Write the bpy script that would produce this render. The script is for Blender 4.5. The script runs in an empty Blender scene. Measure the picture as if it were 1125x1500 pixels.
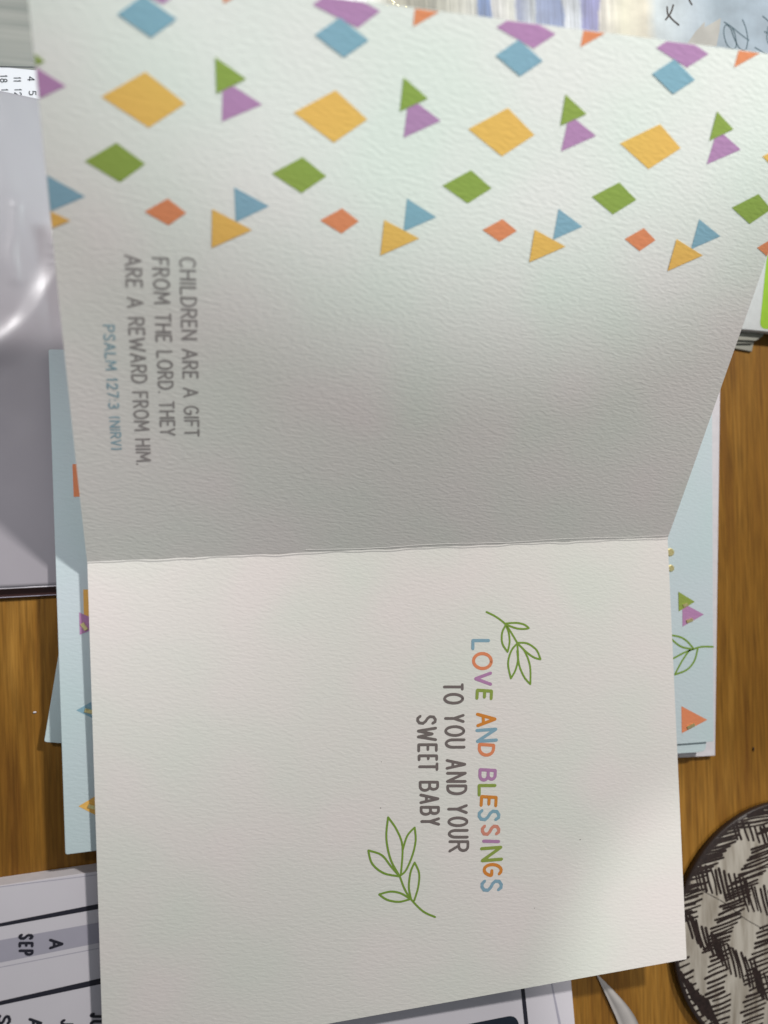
import bpy, math, random
import numpy as np
from mathutils import Matrix, Vector
random.seed(7)
C = bpy.context.scene.collection
scene = bpy.context.scene

# ------------------------------------------------------------------ camera, world, lamps
MM = 0.001
DESK = -13.0                      # desk surface in card millimetres (fold of the open card = 0)
R = np.array([[0.9687880473218293, -0.03206182233991744, 0.24580837844662812],
              [-0.029614523730565685, -0.9994682266759489, -0.013647118629618538],
              [0.24611521560141086, 0.0059416673720530386, -0.9692223672800953]])
T = np.array([-80.18113406, 13.75643351, 217.69986151])
FOC = 1180.0
CAMP = -R.T @ T

def wp(p):                        # card millimetres -> world metres (desk top at z = 0)
    return Vector((p[0] * MM, p[1] * MM, (p[2] - DESK) * MM))

cam_data = bpy.data.cameras.new('camera')
cam = bpy.data.objects.new('camera', cam_data)
C.objects.link(cam)
rot = Matrix((R[0].tolist(), (-R[1]).tolist(), (-R[2]).tolist())).transposed()
cam.matrix_world = Matrix.Translation(wp(CAMP)) @ rot.to_4x4()
cam_data.sensor_fit = 'VERTICAL'
cam_data.sensor_height = 36.0
cam_data.lens = FOC / 1500 * 36.0
cam_data.clip_start = 0.005
cam_data.clip_end = 20
cam_data.dof.use_dof = True
cam_data.dof.focus_distance = 0.238
cam_data.dof.aperture_fstop = 7.5
scene.camera = cam

world = bpy.data.worlds.new('World'); scene.world = world; world.use_nodes = True
bg = world.node_tree.nodes['Background']
bg.inputs[0].default_value = (0.93, 0.97, 1.0, 1); bg.inputs[1].default_value = 0.17

def lamp(name, kind, pos, target, power, color, size=0.1, spot=None, blend=0.5):
    l = bpy.data.lights.new(name, kind); l.energy = power; l.color = color
    if kind == 'AREA': l.shape = 'RECTANGLE'; l.size = size; l.size_y = size * 0.6
    else: l.shadow_soft_size = size
    if spot: l.spot_size = math.radians(spot); l.spot_blend = blend
    o = bpy.data.objects.new(name, l); C.objects.link(o)
    o.location = wp(pos)
    o.rotation_euler = (wp(target) - wp(pos)).to_track_quat('-Z', 'Y').to_euler()
    return o
lamp('ceiling_lamp', 'AREA', (380, 420, 540), (120, -20, 0), 4.35, (1.0, 0.96, 0.905), 0.06)
lamp('notebook_fill_spot', 'SPOT', (-260, 380, 620), (-30, 22, 0), 13.0, (1.0, 0.97, 0.97), 0.06, 11.5, 0.9)  # added fill from the left for the notebook, no known source
lamp('upper_page_spot', 'SPOT', (130, 330, 900), (104, 231, 60), 20.0, (0.82, 1.0, 0.965), 0.02, 21.8, 0.05)  # added cool spot; its cone edge draws the border of the bright upper page
lamp('corner_patch_spot', 'SPOT', (330, -60, 700), (197, -140, 0), 5.5, (1.0, 0.97, 0.93), 0.012, 10.6, 0.3)  # added spot that makes the bright patch at the lying page's right corner

scene.view_settings.view_transform = 'Standard'
scene.view_settings.look = 'None'
scene.view_settings.gamma = 1.0
scene.view_settings.exposure = 0.1

# ------------------------------------------------------------------ helpers
def at(u, v, z):                  # point of the horizontal plane at height z (card mm) seen at photo position u, v
    r = R.T @ np.array([(u - 562.5) / FOC, (v - 750.0) / FOC, 1.0])
    k = (z - CAMP[2]) / r[2]
    return CAMP + k * r
def at2(u, v, z):
    p = at(u, v, z); return (float(p[0]), float(p[1]))

W, H = 177.8, 135.8
AL = [0.6386, 0.5853, 0.5667, 0.5266, 0.6014]
AR = [0.5890, 0.5746, 0.5771, 0.5828, 0.5160]
def _table(ang):
    n = 128; ss = np.linspace(0, H, n + 1); a = np.interp(ss, np.linspace(0, H, 5), ang)
    am = (a[1:] + a[:-1]) / 2; ds = H / n
    return ss, np.r_[0, np.cumsum(np.cos(am) * ds)], np.r_[0, np.cumsum(np.sin(am) * ds)]
TL, TR = _table(AL), _table(AR)
def raised(x, s, h=0.0):          # the lifted page: x along the fold, s away from it, h above the paper
    w = x / W
    f = lambda q: (np.interp(q, TL[0], TL[1]) * (1 - w) + np.interp(q, TR[0], TR[1]) * w,
                   np.interp(q, TL[0], TL[2]) * (1 - w) + np.interp(q, TR[0], TR[2]) * w)
    y, z = f(s)
    if h:
        y0, z0 = f(max(s - .5, 0)); y1, z1 = f(min(s + .5, H)); L = math.hypot(y1 - y0, z1 - z0)
        y -= h * (z1 - z0) / L; z += h * (y1 - y0) / L
    return (x, y, z)
def lying(x, s, h=0.0):           # the page that lies on the stack
    w = x / W; k = s / H
    return (x, -s + k * (-0.91 * (1 - w) + 0.85 * w), k * (-2.61 * (1 - w) + 2.51 * w) + h)
def plane(z0):
    return lambda x, y, h=0.0: (x, y, z0 + h)

def mesh(name, verts, faces, mat, parent=None, uvs=None, smooth=False, kind=None):
    me = bpy.data.meshes.new(name)
    me.from_pydata([wp(v) for v in verts], [], faces)
    if uvs is not None:
        lay = me.uv_layers.new(name='UVMap')
        for lp in me.loops: lay.data[lp.index].uv = uvs[lp.vertex_index]
    if smooth:
        for p in me.polygons: p.use_smooth = True
    me.materials.append(mat); me.update()
    o = bpy.data.objects.new(name, me); C.objects.link(o)
    if parent: o.parent = parent
    if kind: o['kind'] = kind
    return o
def thing(name, label, cat, group=None):
    o = bpy.data.objects.new(name, None); C.objects.link(o); o.empty_display_size = .01
    o['label'] = label; o['category'] = cat
    if group: o['group'] = group
    return o
def tag(o, label, cat, group=None):
    o['label'] = label; o['category'] = cat
    if group: o['group'] = group
    return o
def place(root, pos):             # put the root Empty at the thing's base, children stay where they are
    root.location = wp(pos)
    for c in root.children: c.location = -wp(pos)

def inside_fan(poly, S, h, name, mat, parent, level=2):
    """flat print: polygon in surface coordinates, cut fine enough to follow the paper"""
    tris = [[poly[0], poly[i], poly[i + 1]] for i in range(1, len(poly) - 1)]
    for _ in range(level):
        nt = []
        for a, b, c in tris:
            ab, bc, ca = [((p[0] + q[0]) / 2, (p[1] + q[1]) / 2) for p, q in ((a, b), (b, c), (c, a))]
            nt += [[a, ab, ca], [ab, b, bc], [ca, bc, c], [ab, bc, ca]]
        tris = nt
    idx = {}; V = []; F = []; U = []
    for t in tris:
        f = []
        for p in t:
            k = (round(p[0], 4), round(p[1], 4))
            if k not in idx: idx[k] = len(V); V.append(S(p[0], p[1], h)); U.append((p[0] / 100, p[1] / 100))
            f.append(idx[k])
        F.append(f)
    me_o = mesh(name, V, orient(V, F), mat, parent, U)
    return me_o
def orient(V, F):                 # faces look up
    out = []
    for f in F:
        a, b, c = (np.array(V[i]) for i in f[:3]); n = np.cross(b - a, c - a)
        out.append(list(f) if n[2] >= 0 else list(reversed(f)))
    return out
def smooth_line(pts, n=5):
    if len(pts) < 3: return list(pts)
    P = [pts[0]] + list(pts) + [pts[-1]]; out = []
    for i in range(1, len(P) - 2):
        p0, p1, p2, p3 = (np.array(P[j], float) for j in (i - 1, i, i + 1, i + 2))
        for k in range(n):
            t = k / n
            out.append(tuple(.5 * (2 * p1 + (p2 - p0) * t + (2 * p0 - 5 * p1 + 4 * p2 - p3) * t * t + (3 * p1 - p0 - 3 * p2 + p3) * t ** 3)))
    out.append(tuple(pts[-1])); return out
def ribbon(pts, w, taper=0.0):
    """a pen stroke of width w as vertices and faces in 2-D"""
    q = [np.array(p, float) for p in pts]
    p = [q[0]] + [b for a, b in zip(q, q[1:]) if np.linalg.norm(b - a) > 1e-4]
    if len(p) < 2: p = [p[0], p[0] + (1e-2, 0)]
    V = []; F = []; n = len(p)
    d = [(p[i + 1] - p[i]) / np.linalg.norm(p[i + 1] - p[i]) for i in range(n - 1)]
    rows = []
    rows.append((p[0] - d[0] * w * .42, np.array([-d[0][1], d[0][0]]), .45 * w * .5))
    for i in range(n):
        if i == 0: nn = np.array([-d[0][1], d[0][0]]); m = 1
        elif i == n - 1: nn = np.array([-d[-1][1], d[-1][0]]); m = 1
        else:
            a = np.array([-d[i - 1][1], d[i - 1][0]]); b = np.array([-d[i][1], d[i][0]]); nn = a + b
            L = np.linalg.norm(nn)
            if L < .35: nn = b; m = 1
            else: nn = nn / L; m = min(1 / max(nn @ b, .2), 1.9)
        t = i / (n - 1); k = 1 - taper * t
        rows.append((p[i], nn, m * w * .5 * k))
    rows.append((p[-1] + d[-1] * w * .42 * (1 - taper), np.array([-d[-1][1], d[-1][0]]), .45 * w * .5 * (1 - taper)))
    for c, nn, r in rows: V += [tuple(c + nn * r), tuple(c - nn * r)]
    for i in range(len(rows) - 1): F.append([2 * i, 2 * i + 1, 2 * i + 3, 2 * i + 2])
    return V, F
def strokes(name, lines, w, S, h, mat, parent, kind=None, taper=0.0):
    V = []; F = []; U = []; k = 0; cut = []
    for ln in lines:              # a sharp corner ends one stroke and starts the next
        cur = [ln[0]]
        for i in range(1, len(ln)):
            cur.append(ln[i])
            if i < len(ln) - 1:
                a = np.array(ln[i]) - np.array(ln[i - 1]); c = np.array(ln[i + 1]) - np.array(ln[i])
                if a @ c < .55 * np.linalg.norm(a) * np.linalg.norm(c): cut.append(cur); cur = [ln[i]]
        cut.append(cur)
    for ln in cut:
        v, f = ribbon(ln, w, taper); b = len(V)
        V += [S(x, y, h + .012 * (k % 4)) for x, y in v]; U += [(x / 100, y / 100) for x, y in v]
        F += [[i + b for i in q] for q in f]; k += 1
    return mesh(name, V, orient(V, F), mat, parent, U, kind=kind)

# hand-drawn capitals: strokes in a unit box (x 0..1 of the letter's width, y 0..1 of its height)
def arc(cx, cy, rx, ry, a0, a1, n=12):
    return [(cx + rx * math.cos(math.radians(a0 + (a1 - a0) * i / n)), cy + ry * math.sin(math.radians(a0 + (a1 - a0) * i / n))) for i in range(n + 1)]
G = {
 'A': [[(0, 0), (.5, 1)], [(.5, 1), (1, 0)], [(.2, .33), (.8, .33)]],
 'B': [[(0, 0), (0, 1)], [(0, 1), (.5, 1)] + arc(.5, .77, .38, .23, 80, -90, 8) + [(0, .54)], [(0, .54), (.5, .54)] + arc(.52, .27, .48, .27, 80, -90, 8) + [(0, 0)]],
 'C': [arc(.58, .5, .58, .5, 50, 310, 14)],
 'D': [[(0, 0), (0, 1)], [(0, 1), (.35, 1)] + arc(.35, .5, .65, .5, 80, -80, 10) + [(.35, 0), (0, 0)]],
 'E': [[(.95, 1), (0, 1), (0, 0), (1, 0)], [(0, .52), (.8, .52)]],
 'F': [[(1, 1), (0, 1), (0, 0)], [(0, .52), (.8, .52)]],
 'G': [arc(.55, .5, .55, .5, 50, 350, 14) + [(1, .45), (.6, .45)]],
 'H': [[(0, 0), (0, 1)], [(1, 0), (1, 1)], [(0, .52), (1, .52)]],
 'I': [[(.5, 0), (.5, 1)]],
 'J': [[(.9, 1), (.9, .3)] + arc(.5, .28, .4, .28, 0, -170, 7)],
 'L': [[(0, 1), (0, 0), (1, 0)]],
 'M': [[(0, 0), (.08, 1), (.5, .3), (.92, 1), (1, 0)]],
 'N': [[(0, 0), (0, 1), (1, 0), (1, 1)]],
 'O': [arc(.5, .5, .5, .5, 90, 450, 22)],
 'P': [[(0, 0), (0, 1)], [(0, 1), (.5, 1)] + arc(.5, .74, .5, .26, 80, -90, 8) + [(0, .48)]],
 'R': [[(0, 0), (0, 1)], [(0, 1), (.5, 1)] + arc(.5, .75, .45, .25, 80, -90, 8) + [(0, .5)], [(.42, .5), (1, 0)]],
 'S': [[(.95, .84), (.75, .98), (.45, 1), (.12, .9), (.08, .7), (.3, .56), (.68, .45), (.95, .3), (.9, .1), (.6, 0), (.28, .01), (.02, .15)]],
 'T': [[(0, 1), (1, 1)], [(.5, 1), (.5, 0)]],
 'U': [[(0, 1), (0, .35)] + arc(.5, .35, .5, .35, 190, 350, 9) + [(1, .35), (1, 1)]],
 'V': [[(0, 1), (.5, 0), (1, 1)]],
 'W': [[(0, 1), (.25, 0), (.5, .8), (.75, 0), (1, 1)]],
 'Y': [[(0, 1), (.5, .48)], [(1, 1), (.5, .48), (.5, 0)]],
 'K': [[(0, 0), (0, 1)], [(1, 1), (0, .45)], [(.3, .6), (1, 0)]],
 '.': [[(.4, 0), (.6, 0)]], ':': [[(.4, .15), (.6, .15)], [(.4, .65), (.6, .65)]],
 '(': [arc(1, .5, .7, .62, 125, 235, 6)], ')': [arc(0, .5, .7, .62, 55, -55, 6)],
 '1': [[(.2, .78), (.6, 1), (.6, 0)]],
 '2': [[(.05, .75), (.2, .95), (.5, 1), (.85, .9), (.9, .65), (.5, .3), (0, 0), (1, 0)]],
 '3': [[(.05, .9), (.4, 1), (.85, .9), (.85, .65), (.4, .54), (.9, .4), (.95, .15), (.5, 0), (.02, .1)]],
 '4': [[(.75, 0), (.75, 1), (0, .3), (1, .3)]],
 '5': [[(.9, 1), (.15, 1), (.08, .56), (.5, .62), (.92, .45), (.92, .15), (.5, 0), (.05, .08)]],
 '7': [[(0, 1), (1, 1), (.35, 0)]],
 '8': [arc(.5, .76, .4, .24, -90, 270, 12), arc(.5, .26, .5, .27, 90, 450, 12)],
}
WID = dict(I=.12, J=.45, L=.5, E=.5, F=.5, M=.8, W=.95, N=.62, O=.68, C=.6, G=.62, H=.6, D=.6, A=.68, K=.6)
WID.update({'.': .12, ':': .12, '(': .25, ')': .25, '1': .3, ' ': .34})
def glyph(ch, bl, br, tl, inset):
    bl, br, tl = (np.array(q, float) for q in (bl, br, tl)); ex = br - bl; ey = tl - bl
    lx, ly = np.linalg.norm(ex), np.linalg.norm(ey); ix = min(inset / lx, .4); iy = min(inset / ly, .4); out = []
    for ln in G[ch]:
        if ch in 'SCGOBDPRUJ2358': pass
        out.append([tuple(bl + ex * (ix + (1 - 2 * ix) * x) + ey * (iy + (1 - 2 * iy) * y)) for x, y in ln])
    return out

# ------------------------------------------------------------------ materials
def new_mat(name):
    m = bpy.data.materials.new(name); m.use_nodes = True; nt = m.node_tree
    return m, nt, nt.nodes['Principled BSDF']
def N(nt, t, **kw):
    n = nt.nodes.new(t)
    for k, v in kw.items():
        if k in ('loc',): continue
        if hasattr(n, k): setattr(n, k, v)
        else: n.inputs[k].default_value = v
    return n
def paper(name, col, bump=1.0, rough=.8, mottle=.02, grain=0.03):
    """felt-marked card stock: slanted dents pressed into it, faint cloudy tint"""
    m, nt, b = new_mat(name); L = nt.links.new
    uv = N(nt, 'ShaderNodeUVMap'); mp = N(nt, 'ShaderNodeMapping'); vr = N(nt, 'ShaderNodeVectorRotate', rotation_type='Z_AXIS')
    vr.inputs['Angle'].default_value = math.radians(10); L(uv.outputs[0], vr.inputs['Vector'])
    mp.inputs['Scale'].default_value = (52, 135, 1)
    L(vr.outputs[0], mp.inputs[0])
    n1 = N(nt, 'ShaderNodeTexNoise'); n1.inputs['Scale'].default_value = 1.0; n1.inputs['Detail'].default_value = 1.2; n1.inputs['Roughness'].default_value = .4
    n1.inputs['Distortion'].default_value = .35
    L(mp.outputs[0], n1.inputs['Vector'])
    n2 = N(nt, 'ShaderNodeTexNoise'); n2.inputs['Scale'].default_value = 260; n2.inputs['Detail'].default_value = 2
    L(uv.outputs[0], n2.inputs['Vector'])
    mx = N(nt, 'ShaderNodeMath', operation='MULTIPLY_ADD'); mx.inputs[1].default_value = .10
    L(n2.outputs[0], mx.inputs[0]); L(n1.outputs[0], mx.inputs[2])
    bp = N(nt, 'ShaderNodeBump'); bp.inputs['Strength'].default_value = bump; bp.inputs['Distance'].default_value = .000088
    L(mx.outputs[0], bp.inputs['Height']); L(bp.outputs[0], b.inputs['Normal'])
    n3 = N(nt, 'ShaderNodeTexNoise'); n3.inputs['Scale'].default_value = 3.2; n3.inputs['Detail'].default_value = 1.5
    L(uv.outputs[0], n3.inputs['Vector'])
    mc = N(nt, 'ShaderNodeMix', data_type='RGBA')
    c1 = [max(0, c * (1 - mottle * k)) for c, k in zip(col, (1.6, 0, .8))]; c2 = [min(1, c * (1 + mottle * k)) for c, k in zip(col, (1.6, -.6, .6))]
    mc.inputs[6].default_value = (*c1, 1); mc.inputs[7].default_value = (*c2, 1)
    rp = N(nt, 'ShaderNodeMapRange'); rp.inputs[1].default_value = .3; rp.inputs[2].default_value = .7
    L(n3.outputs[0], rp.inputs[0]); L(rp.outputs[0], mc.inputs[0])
    n4 = N(nt, 'ShaderNodeTexNoise'); n4.inputs['Scale'].default_value = 500; n4.inputs['Detail'].default_value = 2
    L(uv.outputs[0], n4.inputs['Vector'])
    hs = N(nt, 'ShaderNodeHueSaturation'); mr = N(nt, 'ShaderNodeMapRange')
    mr.inputs[1].default_value = .3; mr.inputs[2].default_value = .7; mr.inputs[3].default_value = 1 - grain; mr.inputs[4].default_value = 1 + grain
    L(n4.outputs[0], mr.inputs[0]); L(mr.outputs[0], hs.inputs['Value']); L(mc.outputs[2], hs.inputs['Color'])
    L(hs.outputs[0], b.inputs['Base Color'])
    b.inputs['Roughness'].default_value = rough; b.inputs['Specular IOR Level'].default_value = .25
    return m
def plain(name, col, rough=.6, metal=0, spec=.4, coat=0, grain=.04, scale=400):
    m, nt, b = new_mat(name); L = nt.links.new
    tc = N(nt, 'ShaderNodeTexCoord'); n = N(nt, 'ShaderNodeTexNoise'); n.inputs['Scale'].default_value = scale; n.inputs['Detail'].default_value = 3
    L(tc.outputs['Object'], n.inputs['Vector'])
    mr = N(nt, 'ShaderNodeMapRange'); mr.inputs[1].default_value = .3; mr.inputs[2].default_value = .7
    mr.inputs[3].default_value = 1 - grain; mr.inputs[4].default_value = 1 + grain
    hs = N(nt, 'ShaderNodeHueSaturation'); hs.inputs['Color'].default_value = (*col, 1)
    L(n.outputs[0], mr.inputs[0]); L(mr.outputs[0], hs.inputs['Value']); L(hs.outputs[0], b.inputs['Base Color'])
    b.inputs['Roughness'].default_value = rough; b.inputs['Metallic'].default_value = metal
    b.inputs['Specular IOR Level'].default_value = spec; b.inputs['Coat Weight'].default_value = coat
    return m
CARD = (.76, .755, .72)
M = dict(card=paper('card_stock', CARD, 1.0, mottle=.024), blue_card=paper('pale_blue_card_stock', (.55, .655, .69), .8),  # card's cloudy tint raised a little to stand in for coloured reflections
         yellow=paper('yellow_ink', (.80, .47, .12), grain=.06), green=paper('green_ink', (.27, .36, .075), grain=.06), purple=paper('purple_ink', (.45, .235, .43), grain=.06),
         teal=paper('teal_ink', (.235, .40, .50), grain=.06), orange=paper('orange_ink', (.74, .26, .125), grain=.06), amber=paper('amber_ink', (.66, .25, .045)),
         coral=paper('coral_ink', (.66, .27, .20)), grey=paper('grey_ink', (.175, .15, .145)), sprig=paper('leaf_green_ink', (.20, .325, .05)),
         pale_grey=paper('verse_grey_ink', (.32, .30, .295)), pale_teal=paper('verse_teal_ink', (.27, .43, .50)))
SHAPES = [
  ('purple','triangle',0,[(0.15, 118.12), (5.37, 115.36), (0.15, 112.68)]),
  ('green','triangle',1,[(0.15, 120.41), (1.89, 119.29), (0.15, 118.5)]),
  ('teal','triangle',0,[(0.15, 98.59), (7.31, 94.85), (0.15, 91.52)]),
  ('yellow','triangle',1,[(0.15, 91.48), (3.9, 89.84), (0.15, 88.12)]),
  ('orange','triangle',0,[(0.15, 135.68), (2.58, 135.68), (0.15, 134.2)]),
  ('purple','diamond',0,[(15.11, 134.18), (17.16, 135.68), (24.94, 135.68), (28.82, 134.39), (24.34, 131.12)]),
  ('teal','diamond',1,[(15.78, 128.58), (20.71, 132.19), (26.87, 128.91), (21.94, 125.3)]),
  ('yellow','diamond',0,[(11.85, 114.03), (20.55, 119.26), (28.2, 114.2), (20.76, 109.11)]),
  ('green','diamond',0,[(7.72, 101.8), (14.23, 105.78), (19.77, 102.13), (14.48, 98.15)]),
  ('orange','diamond',0,[(19.15, 92.53), (24.08, 95.53), (27.92, 92.8), (24.05, 89.97)]),
  ('purple','triangle',0,[(35.72, 119.28), (43.78, 115.37), (35.52, 111.46)]),
  ('green','triangle',1,[(34.17, 123.15), (40.43, 119.78), (34.42, 116.59)]),
  ('teal','triangle',0,[(38.14, 98.75), (45.79, 95.26), (38.55, 91.45)]),
  ('yellow','triangle',1,[(33.42, 93.94), (42.13, 89.98), (33.27, 85.61)]),
  ('orange','triangle',0,[(35.79, 135.68), (41.12, 135.68), (35.79, 132.43)]),
  ('purple','diamond',0,[(53.31, 134.11), (55.3, 135.68), (63.59, 135.68), (67.2, 134.52), (62.81, 131.07)]),
  ('teal','diamond',1,[(54.04, 128.98), (58.93, 132.53), (65.29, 129.13), (60.4, 125.58)]),
  ('yellow','diamond',0,[(50.41, 114.38), (59.09, 119.39), (66.41, 114.38), (59.43, 109.23)]),
  ('green','diamond',0,[(46.14, 102.07), (52.73, 105.85), (58.23, 102.34), (52.9, 98.43)]),
  ('orange','diamond',0,[(57.43, 92.9), (62.26, 95.81), (66.41, 93.21), (62.53, 90.27)]),
  ('purple','triangle',0,[(75.09, 119.58), (82.95, 115.5), (74.89, 111.42)]),
  ('green','triangle',1,[(73.49, 123.13), (79.4, 119.61), (73.46, 116.57)]),
  ('teal','triangle',0,[(77.19, 98.84), (84.77, 95.17), (77.24, 91.52)]),
  ('yellow','triangle',1,[(72.33, 93.85), (81.26, 90.17), (72.24, 85.78)]),
  ('orange','triangle',0,[(74.42, 135.68), (79.64, 135.68), (74.42, 132.5)]),
  ('purple','diamond',0,[(92.58, 134.22), (94.66, 135.68), (102.23, 135.68), (106.28, 134.35), (101.79, 131.21)]),
  ('teal','diamond',1,[(93.32, 129.11), (97.99, 132.53), (104.38, 129.12), (99.71, 125.7)]),
  ('yellow','diamond',0,[(89.53, 114.34), (98.1, 119.32), (105.53, 114.38), (98.52, 109.35)]),
  ('green','diamond',0,[(85.26, 102.17), (91.62, 105.94), (97.29, 102.37), (91.99, 98.66)]),
  ('orange','diamond',0,[(96.69, 92.93), (101.29, 95.7), (105.49, 93.19), (101.54, 90.42)]),
  ('purple','triangle',0,[(113.04, 119.31), (120.8, 115.39), (112.84, 111.47)]),
  ('green','triangle',1,[(111.16, 123.18), (117.27, 119.72), (111.43, 116.79)]),
  ('teal','triangle',0,[(115.15, 98.87), (122.45, 95.09), (115.39, 91.61)]),
  ('yellow','triangle',1,[(110.02, 93.76), (119.05, 90.15), (110.26, 85.9)]),
  ('orange','triangle',0,[(112.57, 135.68), (117.75, 135.68), (112.57, 132.52)]),
  ('purple','diamond',0,[(130.82, 134.17), (133.03, 135.68), (140.26, 135.68), (144.31, 134.27), (139.66, 131.1)]),
  ('teal','diamond',1,[(131.3, 129.09), (135.95, 132.44), (142.46, 128.91), (137.81, 125.56)]),
  ('yellow','diamond',0,[(127.29, 114.28), (136.4, 119.14), (143.45, 114.46), (136.38, 109.28)]),
  ('green','diamond',0,[(123.14, 102.14), (129.49, 105.83), (135.19, 102.16), (129.86, 98.42)]),
  ('orange','diamond',0,[(134.74, 92.78), (139.24, 95.68), (143.4, 92.94), (139.75, 90.04)]),
  ('purple','triangle',0,[(151.85, 119.34), (159.81, 115.39), (151.65, 111.44)]),
  ('green','triangle',1,[(150.39, 123.01), (156.11, 119.64), (150.56, 116.66)]),
  ('teal','triangle',0,[(154.05, 98.68), (161.67, 94.87), (154.29, 91.21)]),
  ('yellow','triangle',1,[(149.24, 93.53), (158.23, 89.84), (149.34, 85.43)]),
  ('orange','triangle',0,[(151.72, 135.68), (157.38, 135.68), (151.72, 132.23)]),
  ('purple','diamond',0,[(177.65, 135.68), (177.65, 131.41), (169.3, 134.18), (171.35, 135.68)]),
  ('teal','diamond',1,[(169.99, 128.92), (174.8, 132.41), (177.65, 130.88), (177.65, 126.51), (176.3, 125.53)]),
  ('yellow','diamond',0,[(166.41, 114.33), (174.87, 119.3), (177.65, 117.44), (177.65, 111.03), (175.13, 109.24)]),
  ('green','diamond',0,[(162.32, 101.99), (168.75, 105.69), (173.99, 102.25), (169.09, 98.35)]),
  ('orange','diamond',0,[(177.65, 90.53), (173.74, 92.58), (177.65, 95.34)]),
]
LETTERS = [
   ('L', 'teal', (109.02, 27.88), (108.88, 31.6), (115.37, 28.32)) ,
   ('O', 'orange', (109.07, 31.82), (108.86, 37.6), (116.07, 32.33)) ,
   ('V', 'purple', (109.53, 37.79), (109.37, 42.4), (115.63, 38.28)) ,
   ('E', 'green', (109.82, 43.14), (109.69, 46.81), (115.65, 43.63)) ,
   ('A', 'amber', (109.7, 50.14), (109.53, 54.82), (116.6, 50.78)) ,
   ('N', 'teal', (109.4, 54.95), (109.23, 59.48), (116.78, 55.67)) ,
   ('D', 'orange', (109.89, 59.55), (109.73, 63.87), (115.72, 60.14)) ,
   ('B', 'purple', (109.83, 67.19), (109.68, 71.45), (115.97, 67.85)) ,
   ('L', 'green', (109.44, 71.81), (109.3, 75.9), (115.8, 72.53)) ,
   ('E', 'amber', (110.02, 75.35), (109.88, 79.25), (115.95, 76.04)) ,
   ('S', 'teal', (109.17, 79.29), (109.03, 83.44), (116.71, 80.2)) ,
   ('S', 'coral', (110.05, 84.02), (109.91, 87.92), (116.53, 84.83)) ,
   ('I', 'purple', (110.22, 88.6), (110.16, 90.2), (116.36, 89.39)) ,
   ('N', 'green', (109.62, 90.69), (109.44, 95.55), (117.08, 91.66)) ,
   ('G', 'amber', (110.17, 95.77), (110.02, 100.06), (116.89, 96.68)) ,
   ('S', 'teal', (109.33, 100.48), (109.17, 104.74), (116.71, 101.51)) ,
   ('T', 'grey', (99.64, 40.61), (99.56, 42.9), (106.2, 41.16)) ,
   ('O', 'grey', (99.67, 43.55), (99.54, 47.04), (106.23, 44.11)) ,
   ('Y', 'grey', (99.66, 49.85), (99.57, 52.57), (106.22, 50.46)) ,
   ('O', 'grey', (99.68, 53.24), (99.56, 56.72), (106.24, 53.86)) ,
   ('U', 'grey', (99.68, 57.19), (99.57, 60.24), (106.24, 57.84)) ,
   ('A', 'grey', (99.68, 63.39), (99.57, 66.57), (106.25, 64.08)) ,
   ('N', 'grey', (99.69, 67.21), (99.58, 70.51), (106.26, 67.93)) ,
   ('D', 'grey', (99.69, 71.0), (99.58, 74.2), (106.26, 71.74)) ,
   ('Y', 'grey', (99.7, 76.89), (99.6, 79.86), (106.26, 77.67)) ,
   ('O', 'grey', (99.71, 80.57), (99.6, 83.74), (106.27, 81.37)) ,
   ('U', 'grey', (99.71, 84.33), (99.61, 87.18), (106.27, 85.15)) ,
   ('R', 'grey', (99.72, 87.7), (99.6, 91.36), (106.29, 88.55)) ,
   ('S', 'grey', (91.05, 49.26), (90.95, 52.4), (97.39, 49.85)) ,
   ('W', 'grey', (91.1, 52.86), (90.95, 57.15), (97.41, 53.47)) ,
   ('E', 'grey', (91.1, 57.79), (91.01, 60.48), (97.39, 58.43)) ,
   ('E', 'grey', (91.1, 61.08), (91.04, 63.12), (97.39, 61.74)) ,
   ('T', 'grey', (91.13, 63.44), (91.04, 66.06), (97.4, 64.11)) ,
   ('B', 'grey', (91.17, 68.94), (91.07, 72.19), (97.42, 69.64)) ,
   ('A', 'grey', (91.2, 72.71), (91.09, 75.87), (97.42, 73.43)) ,
   ('B', 'grey', (91.21, 76.39), (91.11, 79.33), (97.43, 77.13)) ,
   ('Y', 'grey', (91.23, 79.77), (91.14, 82.3), (97.42, 80.53)) ,
]
VERSE = [
   ('CHILDREN ARE A GIFT', 'grey', (26.19, 83.18), (26.4, 38.71), (29.73, 83.34)) ,
   ('FROM THE LORD. THEY', 'grey', (20.35, 82.91), (20.57, 39.0), (23.85, 83.07)) ,
   ('ARE A REWARD FROM HIM.', 'grey', (14.49, 83.23), (14.41, 30.69), (17.98, 83.39)) ,
   ('PSALM 127:3 (NIRV)', 'teal', (8.86, 67.27), (8.55, 35.02), (11.38, 67.34)) ,
]
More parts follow.
